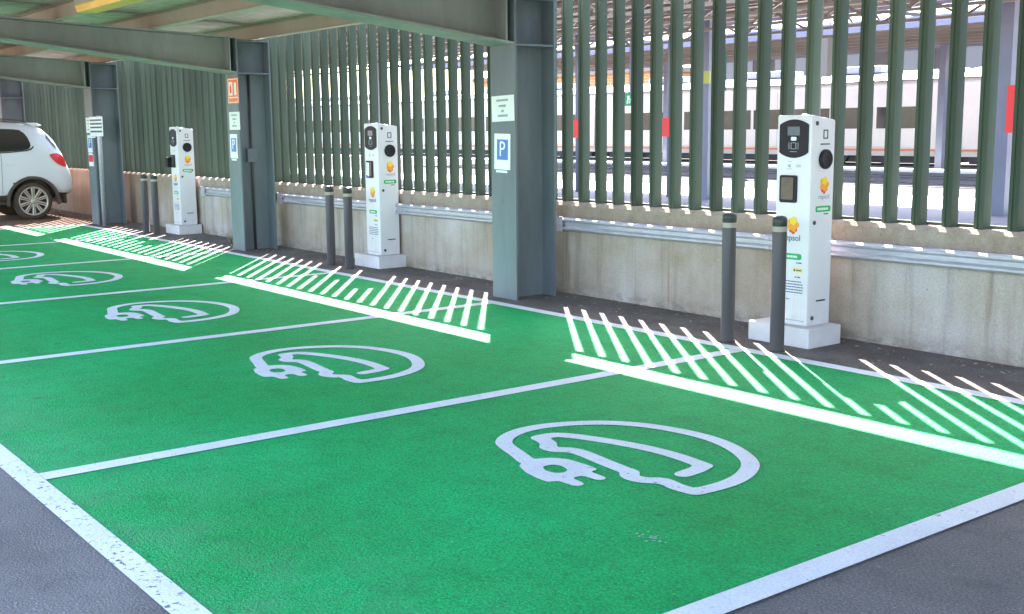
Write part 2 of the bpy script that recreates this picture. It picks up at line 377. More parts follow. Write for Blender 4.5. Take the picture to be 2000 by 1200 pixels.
for k in range(1, 5):
    c = sym_o.copy(); COL.objects.link(c); c.location.x = XL[k]+1.5+(0,.09,.08,.02,0)[k]
# small paint splash on the first bay
spl = MB()
for k in range(26):
    a = random.random()*6.28; r = abs(random.gauss(0,.035)); s = random.uniform(.003,.009)
    cx, cy = -3.085+r*math.cos(a)*1.6, 3.04+r*math.sin(a)
    spl.add([(cx+s*math.cos(t+a)*random.uniform(.6,1.2), cy+s*math.sin(t+a)*random.uniform(.6,1.2), .0095) for t in (0,1,2,3,4,5.2)], [(0,1,2,3,4,5)])
spl.build('paint_splash', mat('faint_splash', (.30,.52,.44), .7), gs)

# grit along the gutter
gr = MB()
def pebble(m, x, y, z, s):
    M4 = Matrix.Translation((x,y,z)) @ Matrix.Rotation(random.random()*6.28,4,'Z') @ Matrix.Diagonal((s*random.uniform(.7,1.5), s, s*.5, 1))
    vs = [M4 @ Vector(p) for p in ((1,0,0),(.2,.9,.1),(-.9,.3,0),(-.4,-.9,0),(.7,-.6,.1),(.1,0,.9))]
    m.add(vs, [(0,1,5),(1,2,5),(2,3,5),(3,4,5),(4,0,5)])
for k in range(700):
    x = random.uniform(-27, -1); y = YW-.02-abs(random.gauss(0,.32))
    if y > 6.35: pebble(gr, x, y, .004, random.choice((.006,.008,.010,.016)))
for k in range(260):
    pebble(gr, random.uniform(-12, 0), random.uniform(.6, 6.2), .006, random.choice((.003,.004,.005)))
tag(gr.build('loose_grit', M['stone']), kind='stuff')
lf = MB()
for k in range(150):
    x = random.uniform(-27,-1); y = YW-.03-abs(random.gauss(0,.2)); s = random.uniform(.012,.03); a = random.random()*6.28
    if y < 6.4: continue
    ca, sa = math.cos(a)*s, math.sin(a)*s
    lf.add([(x-ca,y-sa,.006),(x+sa*.5,y-ca*.5,.006+s*.5),(x+ca,y+sa,.008),(x-sa*.5,y+ca*.5,.012)], [(0,1,2,3)])
tag(lf.build('leaf_litter', M['leaf']), kind='stuff')

# ------------------------------------------------------------------ wall, guard rail, fence
WH = .885
wl = thing('concrete_wall', 'low grey concrete wall with brown rust streaks below the slatted fence', 'wall', (-14, YW, 0))
wb = MB().prism([(-22,0,0),(-22,.30,0),(-22,.30,WH),(-22,.028,WH),(-22,0,WH-.03)], (42,0,0)); wb.build('wall_body', M['concrete'], wl)

def wrail_profile():   # (dy, z) two-wave beam about .1 high
    return [(0,.618),(-.018,.625),(-.030,.636),(-.030,.650),(-.012,.668),(-.012,.698),(-.030,.714),(-.030,.728),(-.018,.739),(0,.746)]
rails = [(-8.56,4,'galvanised guard rail on the wall behind the nearest charger, right of the parking sign column'), (-14.5,-8.75,'galvanised guard rail on the wall behind the middle charger'), (-17.15,-14.7,'short galvanised guard rail between the far charger and the orange sign column')]
for x0, x1, lab in rails:
    g = thing('guard_rail', lab, 'guard rail', (x0, 7.125, 0), 0, 'guard rails along the concrete wall')
    pf = wrail_profile(); b = MB(); th = .004; L = x1-x0
    pts = [Vector((0,dy,z)) for dy, z in pf] + [Vector((0,dy+th+.002,z)) for dy, z in pf[::-1]]
    b.prism(pts, (L,0,0)); b.build('rail_beam', M['galv'], g)
    e = MB().box((-.05,-.036,.612),(.10,-.031,.752)); e.box((-.05,-.031,.612),(-.045,.05,.752)); e.build('end_terminal', M['galv'], g)
    k = 2.75
    while k < L:
        for zz in (.643,.721): MB().box((k-.16,-.035,zz-.012),(k+.16,-.0305,zz+.012)).build('splice_plate', M['galv'], g)
        for dx in (-.12,-.04,.04,.12):
            for zz in (.643,.721): MB().lathe([(.010,0),(.010,.006),(.004,.009)], 8, Matrix.Translation((k+dx,-.035,zz)) @ Matrix.Rotation(R(90),4,'X')).build('bolt', M['galv'], g)
        k += 2.9
    kk = .8
    while kk < L: MB().box((kk-.04,-.008,.63),(kk+.04,.06,.73)).build('wall_bracket', M['galv'], g); kk += 1.9

PITCH, FT = .242, 3.010
fence_labels = ['sliver of slat fence at the extreme left edge above the white car',
  'dim slat fence section between the white car and the metal sign post',
  'closed looking section of green slat fence behind the far charger',
  'section of slat fence behind the middle charger, white light in its gaps',
  'open section of tall slat fence behind the nearest charger with the train showing through']
edges = [-38, COLX[1], COLX[2], COLX[3], COLX[4], 3.3]
Y0 = 7.255
for i in range(5):
    a, b = edges[i], edges[i+1]
    f = thing('slat_fence', fence_labels[i], 'fence', ((a+b)/2, Y0, 0), 0, 'slat fence sections on the wall'); cx = (a+b)/2
    m = MB(); k = math.ceil((a+5.276)/PITCH)
    while -5.276+PITCH*k < b-.001:
        s = -5.276+PITCH*k-cx
        m.prism([(s+.003,0,WH-.002),(s+.026,0,WH-.002),(s+.029,.008,WH-.002),(s+.042,.008,WH-.002),(s+.048,0,WH-.002),(s+.073,0,WH-.002),(s+.077,.084,WH-.002),(s,.084,WH-.002)], (0,0,FT-WH)); k += 1
    m.build('slat_panel', M['slat'], f)
    MB().box((a-cx+.002,.0095,2.932),(b-cx-.002,.045,FT+.003)).build('top_rail', M['slat'], f)
    MB().box((a-cx+.002,.086,WH-.004),(b-cx-.002,.118,WH+.022)).build('base_rail', M['slat'], f)

# ------------------------------------------------------------------ canopy (one steel frame)
can = thing('parking_canopy', 'grey green steel canopy with tapered beams and H section columns over the bays', 'canopy', (-11.5,6.7,0))
def off(m): m.v = [(x+11.5, y-6.7, z) for x, y, z in m.v]; return m
def ztop(y): return 2.79+.0425*(6.98-y)
def zbot(y): return 2.345+.112*(6.5-y)
FW = .185
for cx in COLX:
    c = MB()
    c.box((cx-FW,6.50,.0),(cx+FW,6.522,2.79)); c.box((cx-FW,6.958,0),(cx+FW,6.98,2.79)); c.box((cx-.008,6.522,0),(cx+.008,6.958,2.79))
    co = off(c).build('column', M['steel'], can)
    for z in (2.335, 2.752):
        for sg in (-1, 1):
            xa, xb = sorted((cx+sg*.0085, cx+sg*(FW-.006))); off(MB().box((xa,6.5225,z),(xb,6.9575,z+.018))).build('stiffener_plate', M['steel'], co)
    if abs(cx+14.55) < .1:
        off(MB().lathe([(.016,.0),(.016,2.33)], 12, Matrix.Translation((cx+.03,6.73,0)))).build('conduit', M['bollard'], co)
        off(MB().box((cx+.009,6.66,1.18),(cx+.06,6.80,1.36))).build('junction_box', M['steel'], co)
    b = MB(); y1, y2 = 6.4995, 1.15
    def slab(za, zb, x0, x1):
        vs = [(x0,y1,za(y1)),(x1,y1,za(y1)),(x1,y2,za(y2)),(x0,y2,za(y2)),(x0,y1,zb(y1)),(x1,y1,zb(y1)),(x1,y2,zb(y2)),(x0,y2,zb(y2))]
        b.add(vs, [(0,1,2,3),(4,5,6,7),(0,1,5,4),(1,2,6,5),(2,3,7,6),(3,0,4,7)])
    slab(zbot, lambda y: zbot(y)+.02, cx-FW, cx+FW)
    slab(lambda y: ztop(y)-.02, ztop, cx-FW, cx+FW)
    slab(lambda y: zbot(y)+.02, lambda y: ztop(y)-.02, cx-.008, cx+.008)
    b.box((cx-FW+.004,6.41,zbot(6.41)+.0205),(cx-.0085,6.425,ztop(6.41)-.0205)); b.box((cx+.0085,6.41,zbot(6.41)+.0205),(cx+FW-.004,6.425,ztop(6.41)-.0205))
    off(b).build('beam', M['beam'], can)
for y in (6.868, 5.42, 4.28, 3.15, 2.1, 1.22):
    p = MB(); z = ztop(y)+.004
    xa, xb = -33, 9.5
    p.box((xa,y-.062,z),(xb,y+.047,z+.004)); p.box((xa,y+.043,z+.004),(xb,y+.047,z+.185)); p.box((xa,y-.048,z+.181),(xb,y+.043,z+.185))
    off(p).build('purlin', M['purlin'], can)
dk = MB(); ya, yb = 6.95, 1.08; xa, xb = -33.2, 9.8; n = int((xb-xa)/.25)
vs = []; fs = []
prof = [(0,0),(.09,0),(.125,.02),(.215,.02)]
xs = []
for k in range(n):
    for dx, dz in prof: xs.append((xa+.25*k+dx, dz))
for yy in (ya, yb):
    for x, dz in xs: vs.append((x, yy, ztop(yy)+.191+dz))
    for x, dz in xs: vs.append((x, yy, ztop(yy)+.1935+dz))
N_ = len(xs)
for k in range(N_-1):
    fs += [(k,k+1,2*N_+k+1,2*N_+k), (N_+k,N_+k+1,3*N_+k+1,3*N_+k)]
    fs += [(k,k+1,N_+k+1,N_+k), (2*N_+k,2*N_+k+1,3*N_+k+1,3*N_+k)]
dk.add(vs, fs); off(dk).build('roof_deck', M['deck'], can)
off(MB().box((xa,6.951,2.862),(xb,6.957,3.03))).build('added_edge_strip', M['purlin'], can)  # unseen strip added to give the sun band on the ground a straight edge
# yellow lamp under the roof
lp = thing('ceiling_lamp', 'long yellow lamp cover fixed under the canopy roof at the upper left', 'lamp', (-11.6,4.12,2.962))
q = MB(); q.prism([(-1.25,-.12,-.035),(-1.25,-.10,-.10),(-1.25,.10,-.10),(-1.25,.12,-.035)], (2.5,0,0)); q.build('lamp_cover', M['lamp_y'], lp)
MB().box((-1.27,-.125,-.034),(1.27,.125,.03)).build('lamp_housing', M['purlin'], lp, bevel=.006)

# ------------------------------------------------------------------ signs on the columns
def rect(m, cx, cz, w, h, y0, t=.0012): return m.box((cx-w/2,y0-t,cz-h/2),(cx+w/2,y0,cz+h/2))
def paper_notice(x, z, w, h, label, tilt=0, seed=0):
    rnd = random.Random(seed)
    o = thing('paper_notice', label, 'notice', (x,6.4985,z), 0, 'paper notices taped to the columns'); o.rotation_euler = (0,tilt,0)
    pg = MB(); nx = 8
    for i in range(nx):   # slightly wavy sheet with thickness
        xa = -w/2+w*i/nx; xb = -w/2+w*(i+1)/nx; ya = -.003-.004*math.sin(i/nx*3.1)**2; yb_ = -.003-.004*math.sin((i+1)/nx*3.1)**2
        pg.add([(xa,ya,-h/2),(xb,yb_,-h/2),(xb,yb_,h/2),(xa,ya,h/2),(xa,ya+.001,-h/2),(xb,yb_+.001,-h/2),(xb,yb_+.001,h/2),(xa,ya+.001,h/2)], [(0,1,2,3),(7,6,5,4),(0,4,5,1),(3,2,6,7)]+([(0,3,7,4)] if i == 0 else [])+([(1,5,6,2)] if i == nx-1 else []))
    pg.build('sheet', M['paper'], o)
    tx = MB()
    for j, (zz, ww) in enumerate(((.32,.5),(.10,.32),(-.10,.10),(-.28,.42))):
        xx = -w*ww/2
        while xx < w*ww/2: # letter-like strokes of an unreadable line
            l = rnd.uniform(.008,.016); hh = .022*rnd.uniform(.7,1.1)
            tx.box((xx,-.0095,zz*h-hh/2),(xx+l*.72,-.0082,zz*h+hh/2)); xx += l
    tx.build('printed_lines', M['ink_soft'], o)
    return o
def parking_sign(x, z, w, h, label, tilt=0):
    o = thing('parking_sign', label, 'sign', (x,6.4985,z), 0, 'blue parking signs on the columns'); o.rotation_euler = (0,tilt,0)
    MB().box((-w/2,-.004,-h/2),(w/2,-.001,h/2)).build('sheet', M['sign_white'], o)
    MB().box((-w*.33,-.0055,-h*.23),(w*.36,-.0042,h*.34)).build('blue_panel', M['sign_blue'], o)
    text_mesh('letter', 'P', h*.60, M['sign_white'], o, Matrix.Translation((w*.0,-.0065,h*.055)) @ Matrix.Rotation(R(90),4,'X'), sx=.95)
    pm = MB().box((-w*.40,-.0012,-h*.5-.03),(w*.30,-.0002,-h*.5-.008)); pm.build('tape', M['paper'], o)
    return o
paper_notice(-8.60, 1.775, .345, .235, 'white paper notice on the nearest column above the large parking sign', R(-1.5), 1)
parking_sign(-8.615, 1.38, .245, .33, 'blue and white parking sign taped on the nearest column', R(1.5))
paper_notice(-14.50, 1.728, .33, .235, 'white paper notice on the second column, under the orange sign', 0, 2)
parking_sign(-14.56, 1.395, .225, .32, 'narrow looking blue parking sign on the second column under the paper notice', R(1))
os_ = thing('orange_sign', 'orange fire equipment sign with white pictogram at the top of the second column', 'sign', (-14.5,6.4985,2.12))
MB().box((-.165,-.005,-.165),(.165,-.001,.165)).build('sheet', M['sign_orange'], os_)
w_ = MB()
for a in ((-.155,.145,.155,.155),(-.155,-.155,.155,-.145),(-.155,-.145,-.145,.145),(.145,-.145,.155,.145),(-.125,-.06,-.015,.115),(.04,-.06,.10,.105)): w_.box((a[0],-.0065,a[1]),(a[2],-.0052,a[3]))
w_.box((-.13,-.0065,-.095),(.13,-.0052,-.08))
w_.build('pictogram', M['paper'], os_)
r_ = MB(); r_.box((-.095,-.0078,-.03),(-.045,-.0067,.06)); r_.box((-.085,-.0078,.063),(-.055,-.0067,.085)); r_.build('extinguisher_mark', M['sign_red'], os_)
paper_notice(-20.55, 1.72, .26, .26, 'white paper notice on the far column, left of the metal sign plate', 0, 3)
parking_sign(-20.53, 1.40, .24, .30, 'far blue parking sign, above a red sticker on the column by the car')
rs = thing('red_sticker', 'red and white sticker on the far column below the parking sign', 'sticker', (-20.52,6.4985,1.12))
MB().box((-.12,-.003,-.105),(.12,-.001,.105)).build('sheet', M['sign_white'], rs); MB().box((-.11,-.0045,-.03),(.11,-.0032,.09)).build('red_field', M['sign_red'], rs)
# metal post with plate
sp = thing('sign_post', 'slim galvanised post with a small white text plate in front of the far column', 'sign post', (-20.02,6.50,0))
MB().lathe([(.038,0),(.038,1.86),(.030,1.875),(.012,1.88)], 16).build('pole', M['galv'], sp)
pl = MB().box((-.30,-.058,1.53),(.36,-.046,1.86)).build('plate', M['sign_white'], sp, bevel=.004)
t_ = MB(); rnd = random.Random(5)
for zz in (1.80,1.74,1.68,1.61):
    xx = -.26
    while xx < .32:
        l = rnd.uniform(.02,.06); t_.box((xx,-.0605,zz-.014),(xx+l*.8,-.0585,zz+.014)); xx += l
t_.build('plate_text', M['ink'], pl)
MB().box((-.28,-.052,1.505),(-.06,-.044,1.525)).build('plate_clamp', M['paper'], sp)

# ------------------------------------------------------------------ charging stations
def ex_poly(pts, y0, t): # polygon in (x,z) on the front face, growing to -y
    m = MB(); m.prism([(x,y0,z) for x, z in pts], (0,-t,0)); return m
def side_poly(m, pts, x0, t): return m.prism([(x0,y,z) for y, z in pts], (t,0,0))
def rrect(x0, z0, x1, z1, r, n=5):
    o = []
    for cx, cz, a0 in ((x1-r,z1-r,0),(x0+r,z1-r,90),(x0+r,z0+r,180),(x1-r,z0+r,270)):
        for k in range(n+1): a = R(a0+90*k/n); o.append((cx+r*math.cos(a), cz+r*math.sin(a)))
    return o
def circ(cx, cz, r, n=20): return [(cx+r*math.cos(2*math.pi*k/n), cz+r*math.sin(2*math.pi*k/n)) for k in range(n)]
def flame(cx, cz, r, seed=0):
    """rounded sun-like blob in three stacked colour layers"""
    rn = random.Random(seed); lay = []
    def blob(a0, a1, rr, dz, n=22, lob=5):
        return [(cx+rr*math.cos(2*math.pi*k/n)*(1+.14*math.cos(lob*2*math.pi*k/n+a0)), cz+dz+rr*math.sin(2*math.pi*k/n)*(1+.14*math.cos(lob*2*math.pi*k/n+a0))) for k in range(n)]
    lay.append(('flame_r', blob(1.1,0,r*.58,-r*.58))); lay.append(('flame_o', blob(.4,0,r*.82,-r*.05))); lay.append(('flame_y', blob(.2,0,r*.50,r*.40)))
    return lay
CW, CD, ZB, ZT = .31, .265, .145, 1.668
def make_charger():
    root = thing('charging_station', '', 'charger', (0,0,0), 0, 'electric car charging posts along the wall')
    p = MB().box((-.325,-.075,0),(.235,.30,ZB)); p.build('plinth', M['plinth'], root, bevel=.008)
    x0, x1 = -CW/2, CW/2
    b = MB().add([(x0,0,ZB),(x1,0,ZB),(x1,CD,ZB),(x0,CD,ZB),(x0,0,ZT),(x1,0,ZT),(x1,CD,ZT-.035),(x0,CD,ZT-.035)], [(3,2,1,0),(4,5,6,7),(0,1,5,4),(1,2,6,5),(2,3,7,6),(3,0,4,7)])
    cab = b.build('cabinet', M['cabinet'], root, bevel=.014)
    # front inset skin gives the seam near the foot
    MB().box((x0+.018,-.003,ZB+.035),(x1-.022,-.0005,ZB+.041)).build('foot_seam', M['ink_soft'], cab)
    MB().lathe([(.02,0),(.02,.006),(.012,.012)], 14, Matrix.Translation((.05,.05,ZT-.004))).build('top_cap', M['sign_white'], cab)
    # arched display panel
    pts = []
    for k in range(15):
        t = k/14; x = x0+.026+t*(CW-.052); pts.append((x, 1.598+.038*math.sin(math.pi*t)**.8))
    for k in range(15):
        t = 1-k/14; x = x0+.026+t*(CW-.052); pts.append((x, 1.402-.040*math.sin(math.pi*t)**.8))
    dp = ex_poly(pts, -.0005, .006).build('display_panel', M['dark_plastic'], root)
    ex_poly(rrect(-.055,1.522,.055,1.585,.006), -.0067, .002).build('screen', M['screen'], dp)
    ex_poly(rrect(-.022,1.485,.026,1.512,.007), -.0067, .003).build('button', M['sign_white'], dp)
    rf = MB()
    for (a,bb,c,d) in ((-.022,1.468,.022,1.472),(-.022,1.425,.022,1.429),(-.022,1.429,-.018,1.468),(.018,1.429,.022,1.468)): rf.box((a,-.0085,bb),(c,-.0067,d))
    for sgn in (-1,1):
        for rr in (.034,.046):
            for k in range(4):
                a = R(-35+70*k/4); a2 = R(-35+70*(k+1)/4)
                rf.bar((sgn*(rr*math.cos(a)),-.0075,1.448+rr*math.sin(a)),(sgn*(rr*math.cos(a2)),-.0075,1.448+rr*math.sin(a2)),.002,.003)
    rf.box((-.03,-.0085,1.405),(.03,-.0067,1.409)); rf.build('card_reader_mark', M['ink_soft'], dp)
    # small printed marks
    pm = MB()
    for (x,z,w,h) in ((-.036,1.305,.022,.022),(-.033,1.335,.03,.004),(.045,1.30,.045,.006),(.045,1.312,.04,.006),(-.036,1.283,.05,.004)): rect(pm, x, z, w, h, -.0005)
    pm.build('printed_marks', M['ink_soft'], cab)
    # socket window
    sw = ex_poly(rrect(-.115,1.040,.04,1.238,.016), -.0005, .010).build('socket_window', M['dark_plastic'], root)
    ex_poly(rrect(-.098,1.062,.012,1.222,.010), -.0107, .003).build('pane', M['glass_dark'], sw)
    # logo, wordmark, labels on the front
    for n_, pl_ in flame(.012,.885,.060): ex_poly(pl_, -.0005-{'flame_r':0,'flame_o':.0012,'flame_y':.0024}[n_], .0011).build('logo', M[n_], cab)
    text_mesh('wordmark', 'repsol', .064, M['ink_blue'], cab, Matrix.Translation((.0,-.0014,.785)) @ Matrix.Rotation(R(90),4,'X'))
    gl = ex_poly(rrect(-.075,.628,.095,.672,.018), -.0005, .0012).build('green_label', M['lab_green'], cab)
    wl_ = MB(); xx = -.05
    for l in (.014,.010,.016,.012,.018,.010,.016,.014): wl_.box((xx,-.0030,.642),(xx+l*.7,-.0018,.658)); xx += l
    wl_.build('label_text', M['lab_white'], gl)
    sm = MB()
    for (x,z,w) in ((.055,.606,.012),(.082,.606,.03),(.048,.502,.014),(.075,.502,.024)): rect(sm, x, z, w, .009, -.0005)
    rr = random.Random(3)
    for j in range(5):
        xx = -.09
        while xx < .10:
            l = rr.uniform(.008,.026); rect(sm, xx+l/2, .468-.02*j, l*.8, .007, -.0005); xx += l
    rect(sm, -.02, .335, .03, .006, -.0005); sm.build('small_print', M['ink_blue'], cab)
    yl = ex_poly(rrect(.022,.537,.105,.566,.004), -.0005, .0012).build('yellow_label', M['lab_yellow'], cab)
    MB().box((.028,-.003,.545),(.042,-.0018,.559)).box((.05,-.003,.548),(.098,-.0018,.556)).build('label_text', M['ink'], yl)
    # side face (+x)
    X = x1
    def sp_(name, pts, m_, par, x=X+.0005, t=.0012): return side_poly(MB(), pts, x, t).build(name, M[m_], par)
    so = MB().lathe([(.071,0),(.071,.014),(.064,.021),(.055,.022),(.050,.017),(.0,.017)], 28, Matrix.Translation((X,.155,1.352)) @ Matrix.Rotation(R(90),4,'Y')).build('socket_cover', M['dark_plastic'], root)
    sq = MB()
    for (a,bb,c,d) in ((.128,1.497,.182,1.506),(.128,1.553,.182,1.562),(.128,1.506,.138,1.553),(.172,1.506,.182,1.553)): side_poly(sq, [(a,bb),(c,bb),(c,d),(a,d)], X+.0005, .0012)
    side_poly(sq, [(.10,1.455),(.205,1.455),(.205,1.464),(.10,1.464)], X+.0005, .0012); sq.build('printed_marks', M['ink'], cab)
    for n_, pl_ in flame(.155,1.175,.058): side_poly(MB(), pl_, X+.0005+{'flame_r':0,'flame_o':.0012,'flame_y':.0024}[n_], .0011).build('logo', M[n_], cab)
    text_mesh('wordmark', 'repsol', .05, M['ink_soft'], cab, Matrix.Translation((X+.0012,.155,1.083)) @ Matrix.Rotation(R(90),4,'Z') @ Matrix.Rotation(R(90),4,'X'))
    g2 = sp_('green_label', rrect(.065,.975,.235,1.018,.014), 'lab_green', cab)
    wl2 = MB(); yy = .085
    for l in (.018,.014,.02,.016,.022,.014,.02): side_poly(wl2, [(yy,.988),(yy+l*.7,.988),(yy+l*.7,1.005),(yy,1.005)], X+.0019, .001); yy += l
    wl2.build('label_text', M['lab_white'], g2)
    s2 = MB(); side_poly(s2, [(.16,.955),(.21,.955),(.21,.963),(.16,.963)], X+.0005, .001); side_poly(s2, [(.10,.322),(.205,.322),(.205,.334),(.10,.334)], X+.0005, .001); s2.build('small_print', M['ink'], cab)
    for (yy, zz) in ((.055,1.607),(.055,.90),(.06,.205)):
        MB().lathe([(.016,0),(.016,.004),(.011,.008),(0,.008)], 12, Matrix.Translation((X,yy,zz)) @ Matrix.Rotation(R(90),4,'Y')).build('lock', M['ink'], cab)
    return root
ch = make_charger()
spots = [((-5.40,6.70,0), 0, 'nearest white charging post, on the right in front of the open slat fence'),
         ((-11.65,6.885,0), 0, 'middle white charging post with a blue and white sheet in its socket window'),
         ((-17.62,6.86,0), 0, 'farthest white charging post, left of the orange sign column')]
ch.location = spots[0][0]; ch['label'] = spots[0][2]
for (l, rz, lab) in spots[1:]:
    c = copy_tree(ch); c.location = l; c['label'] = lab
    if 'middle' in lab:
        ex_poly([(-.100,1.075),(-.035,1.06),(-.030,1.215),(-.092,1.222)], -.0145, .002).build('paper_sheet', M['sign_white'], c)
        ex_poly([(-.1,1.05),(-.03,1.045),(-.035,1.058),(-.1,1.072)], -.0145, .002).build('blue_edge', M['sign_blue'], c)
    else:
        MB().box((-.21,-.075,1.04),(-.10,-.012,1.20)).build('hanging_plug', M['dark_plastic'], c, bevel=.01)

# ------------------------------------------------------------------ bollards
def make_bollard():
    r = thing('bollard', '', 'bollard', (0,0,0), 0, 'dark bollards in front of the chargers')
    MB().lathe([(.058,0),(.058,.012),(.051,.016),(.051,.895),(.050,.90)], 24).build('post', M['bollard'], r)
    MB().lathe([(.0522,.895),(.0522,.928),(.050,.945),(.040,.957),(.02,.963),(0,.964)], 24).build('cap', M['bollard_cap'], r)
    MB().lathe([(.0518,.853),(.0522,.855),(.0522,.887),(.0518,.889)], 24).build('reflective_band', M['reflect'], r)
    return r
bp = make_bollard()
bs = [(-5.748,6.42,1,'bollard left of the nearest charging post, standing clear of it'), (-5.277,6.417,1,'bollard overlapping the front of the nearest charging post'),
      (-12.197,6.62,.975,'bollard farther left of the pair beside the middle charging post'), (-11.728,6.60,.975,'bollard closer to the middle charging post of its pair'),
      (-18.12,6.54,.97,'far left bollard beside the sign post column'), (-17.74,6.56,.97,'bollard just left of the farthest charging post')]
for i, (x, y, s, lab) in enumerate(bs):
    o = bp if i == 0 else copy_tree(bp); o.location = (x,y,.004); o.scale = (1,1,s); o['label'] = lab

# dry weed clump at the second column
wd = MB()
for k in range(130):
    a = random.random()*6.28; r = random.uniform(.0,.10); px, py = -15.62+r*math.cos(a)*2.2, 6.93+r*math.sin(a)
    h = random.uniform(.05,.20); q = random.uniform(.03,.12); aa = a+random.uniform(-.6,.6); w = .006
    ex, ey = px+q*math.cos(aa), py+q*math.sin(aa)
    wd.add([(px-w,py,.002),(px+w,py,.002),((px+ex)/2+w*1.4,(py+ey)/2,h*.7),(ex,ey,h),((px+ex)/2-w*1.4,(py+ey)/2+.004,h*.7)], [(0,1,2,3,4)])
tag(wd.build('dry_weed', M['weed']), 'clump of dry weeds at the wall base by the second column', 'weed')

# ------------------------------------------------------------------ white car, backed in beyond the green bays
car = thing('parked_car', 'white suv with red tail light backed in beyond the green bays', 'car', (-23.4,4.665,0))
CX, CY = -23.4, 4.6
ST = [ # y, zbot, zbelt, ztop, hw_low, hw_belt, hw_top
 (6.74,.44,.60,.74,.66,.72,.62),(6.70,.42,.72,.92,.76,.80,.72),(6.62,.40,.82,1.06,.85,.87,.79),(6.53,.38,1.05,1.33,.89,.89,.76),(6.40,.36,1.18,1.56,.905,.905,.68),(6.24,.34,1.20,1.72,.91,.91,.66),
 (6.0,.32,1.21,1.775,.91,.915,.67),(5.5,.30,1.20,1.815,.91,.92,.68),(4.8,.28,1.17,1.83,.91,.92,.69),(4.2,.28,1.14,1.80,.91,.92,.68),(3.8,.28,1.12,1.66,.91,.92,.66),(3.4,.28,1.10,1.40,.91,.92,.70),
 (3.05,.29,1.07,1.16,.91,.91,.74),(2.7,.31,.98,1.07,.90,.90,.72),(2.4,.34,.82,.96,.82,.84,.66),(2.25,.38,.62,.74,.62,.68,.55)]
cm = MB(); ring = 0; allv = []
for (y, zb, zl, zt, h1, h2, h3) in ST:
    half = [(0,zb),(h1*.75,zb),(h1,zb+.08),(h1+.012,zb+(zl-zb)*.55),(h2,zl),((h2+h3)/2+.01,zl+(zt-zl)*.5),(h3,zt-.05*(zt-zl)),(h3*.72,zt),(0,zt+.01)]
    ringp = [(x,z) for x, z in half] + [(-x,z) for x, z in half[-2:0:-1]]; ring = len(ringp)
    allv += [(x, y-CY, z) for x, z in ringp]
fs = []
for j in range(len(ST)-1):
    for k in range(ring): k2 = (k+1) % ring; fs.append((j*ring+k, j*ring+k2, (j+1)*ring+k2, (j+1)*ring+k))
fs += [tuple(range(ring))[::-1], tuple((len(ST)-1)*ring+k for k in range(ring))]
cm.add(allv, fs, True); body = cm.build('body', M['car'], car, smooth=True)
body.data.materials.append(M['car_trim'])
ss = body.modifiers.new('s', 'SUBSURF'); ss.levels = 2; ss.render_levels = 2
cut = MB(); 
for yy in (5.955, 3.15):
    for sg in (-1,1): cut.lathe([(.43,0),(.43,.34)], 40, Matrix.Translation((sg*.64 if sg > 0 else -.98, yy-CY, .33)) @ Matrix.Rotation(R(90),4,'Y'), False)
co = cut.build('arch_cut', M['car_trim'], car); 
bo = body.modifiers.new('b', 'BOOLEAN'); bo.object = co; bo.operation = 'DIFFERENCE'; bo.solver = 'EXACT'
bpy.context.view_layer.update()
dg = bpy.context.evaluated_depsgraph_get(); nm = D.meshes.new_from_object(body.evaluated_get(dg))
body.modifiers.clear(); body.data = nm; D.objects.remove(co)
if len(nm.materials) < 2: nm.materials.append(M['car_trim'])
for p in nm.polygons:
    c = p.center
    for yy in (5.955,3.15):
        rr = math.hypot(c.y-(yy-CY), c.z-.33)
        if rr < .445 and abs(c.x) < .93 and abs(rr-.43) < .03 or (rr < .43): p.material_index = 1; p.use_smooth = False
bvh = BVHTree.FromPolygons([v.co.copy() for v in nm.vertices], [tuple(p.vertices) for p in nm.polygons])
def onbody(y, z, eps=.006):
    h = bvh.ray_cast(Vector((2,y-CY,z)), Vector((-1,0,0)))
    return Vector((h[0].x+eps, y-CY, z)) if h[0] is not None else Vector((.9+eps, y-CY, z))
def patch(name, ys, lo, hi, m_, par=None, n=8, eps=.006):
    m = MB(); k = len(ys); vs = []
    for i, y in enumerate(ys):
        for j in range(n+1): vs.append(onbody(y, lo[i]+(hi[i]-lo[i])*j/n, eps))
    m.add(vs, [(i*(n+1)+j, (i+1)*(n+1)+j, (i+1)*(n+1)+j+1, i*(n+1)+j+1) for i in range(k-1) for j in range(n)], True)
    return m.build(name, M[m_], par if par is not None else car)
patch('window', [5.98,5.95,5.90,5.83,5.72,5.58,5.45,5.34],[1.36,1.315,1.295,1.285,1.275,1.265,1.26,1.255],[1.42,1.52,1.60,1.655,1.67,1.675,1.68,1.685],'car_glass')
patch('window', [5.26,5.1,4.8,4.5,4.42],[1.25,1.245,1.24,1.23,1.23],[1.69,1.695,1.70,1.70,1.69],'car_glass')
patch('window', [4.32,4.1,3.9,3.75,3.6],[1.22,1.21,1.20,1.20,1.20],[1.685,1.66,1.58,1.45,1.28],'car_glass')
patch('window_trim', [6.03,5.98,5.9,5.6,5.2,4.6,4.0,3.6],[1.33,1.285,1.265,1.24,1.225,1.215,1.19,1.18],[1.37,1.32,1.292,1.262,1.25,1.24,1.215,1.2],'car_trim',eps=.008)
tl = patch('tail_light', [6.30,6.36,6.43,6.50,6.55,6.58,6.605],[1.165,1.08,1.02,.985,.965,.96,.965],[1.20,1.215,1.215,1.20,1.165,1.11,1.03],'tail',eps=.012)
patch('pale_patch', [6.29,6.35,6.41,6.46,6.49],[1.205,1.215,1.225,1.222,1.21],[1.22,1.25,1.275,1.27,1.24],'tail_pale',tl,eps=.013)  # pale patch above the red part
patch('rear_window_edge', [6.29,6.33,6.38,6.44],[1.50,1.44,1.37,1.29],[1.60,1.54,1.46,1.36],'car_glass',eps=.007)
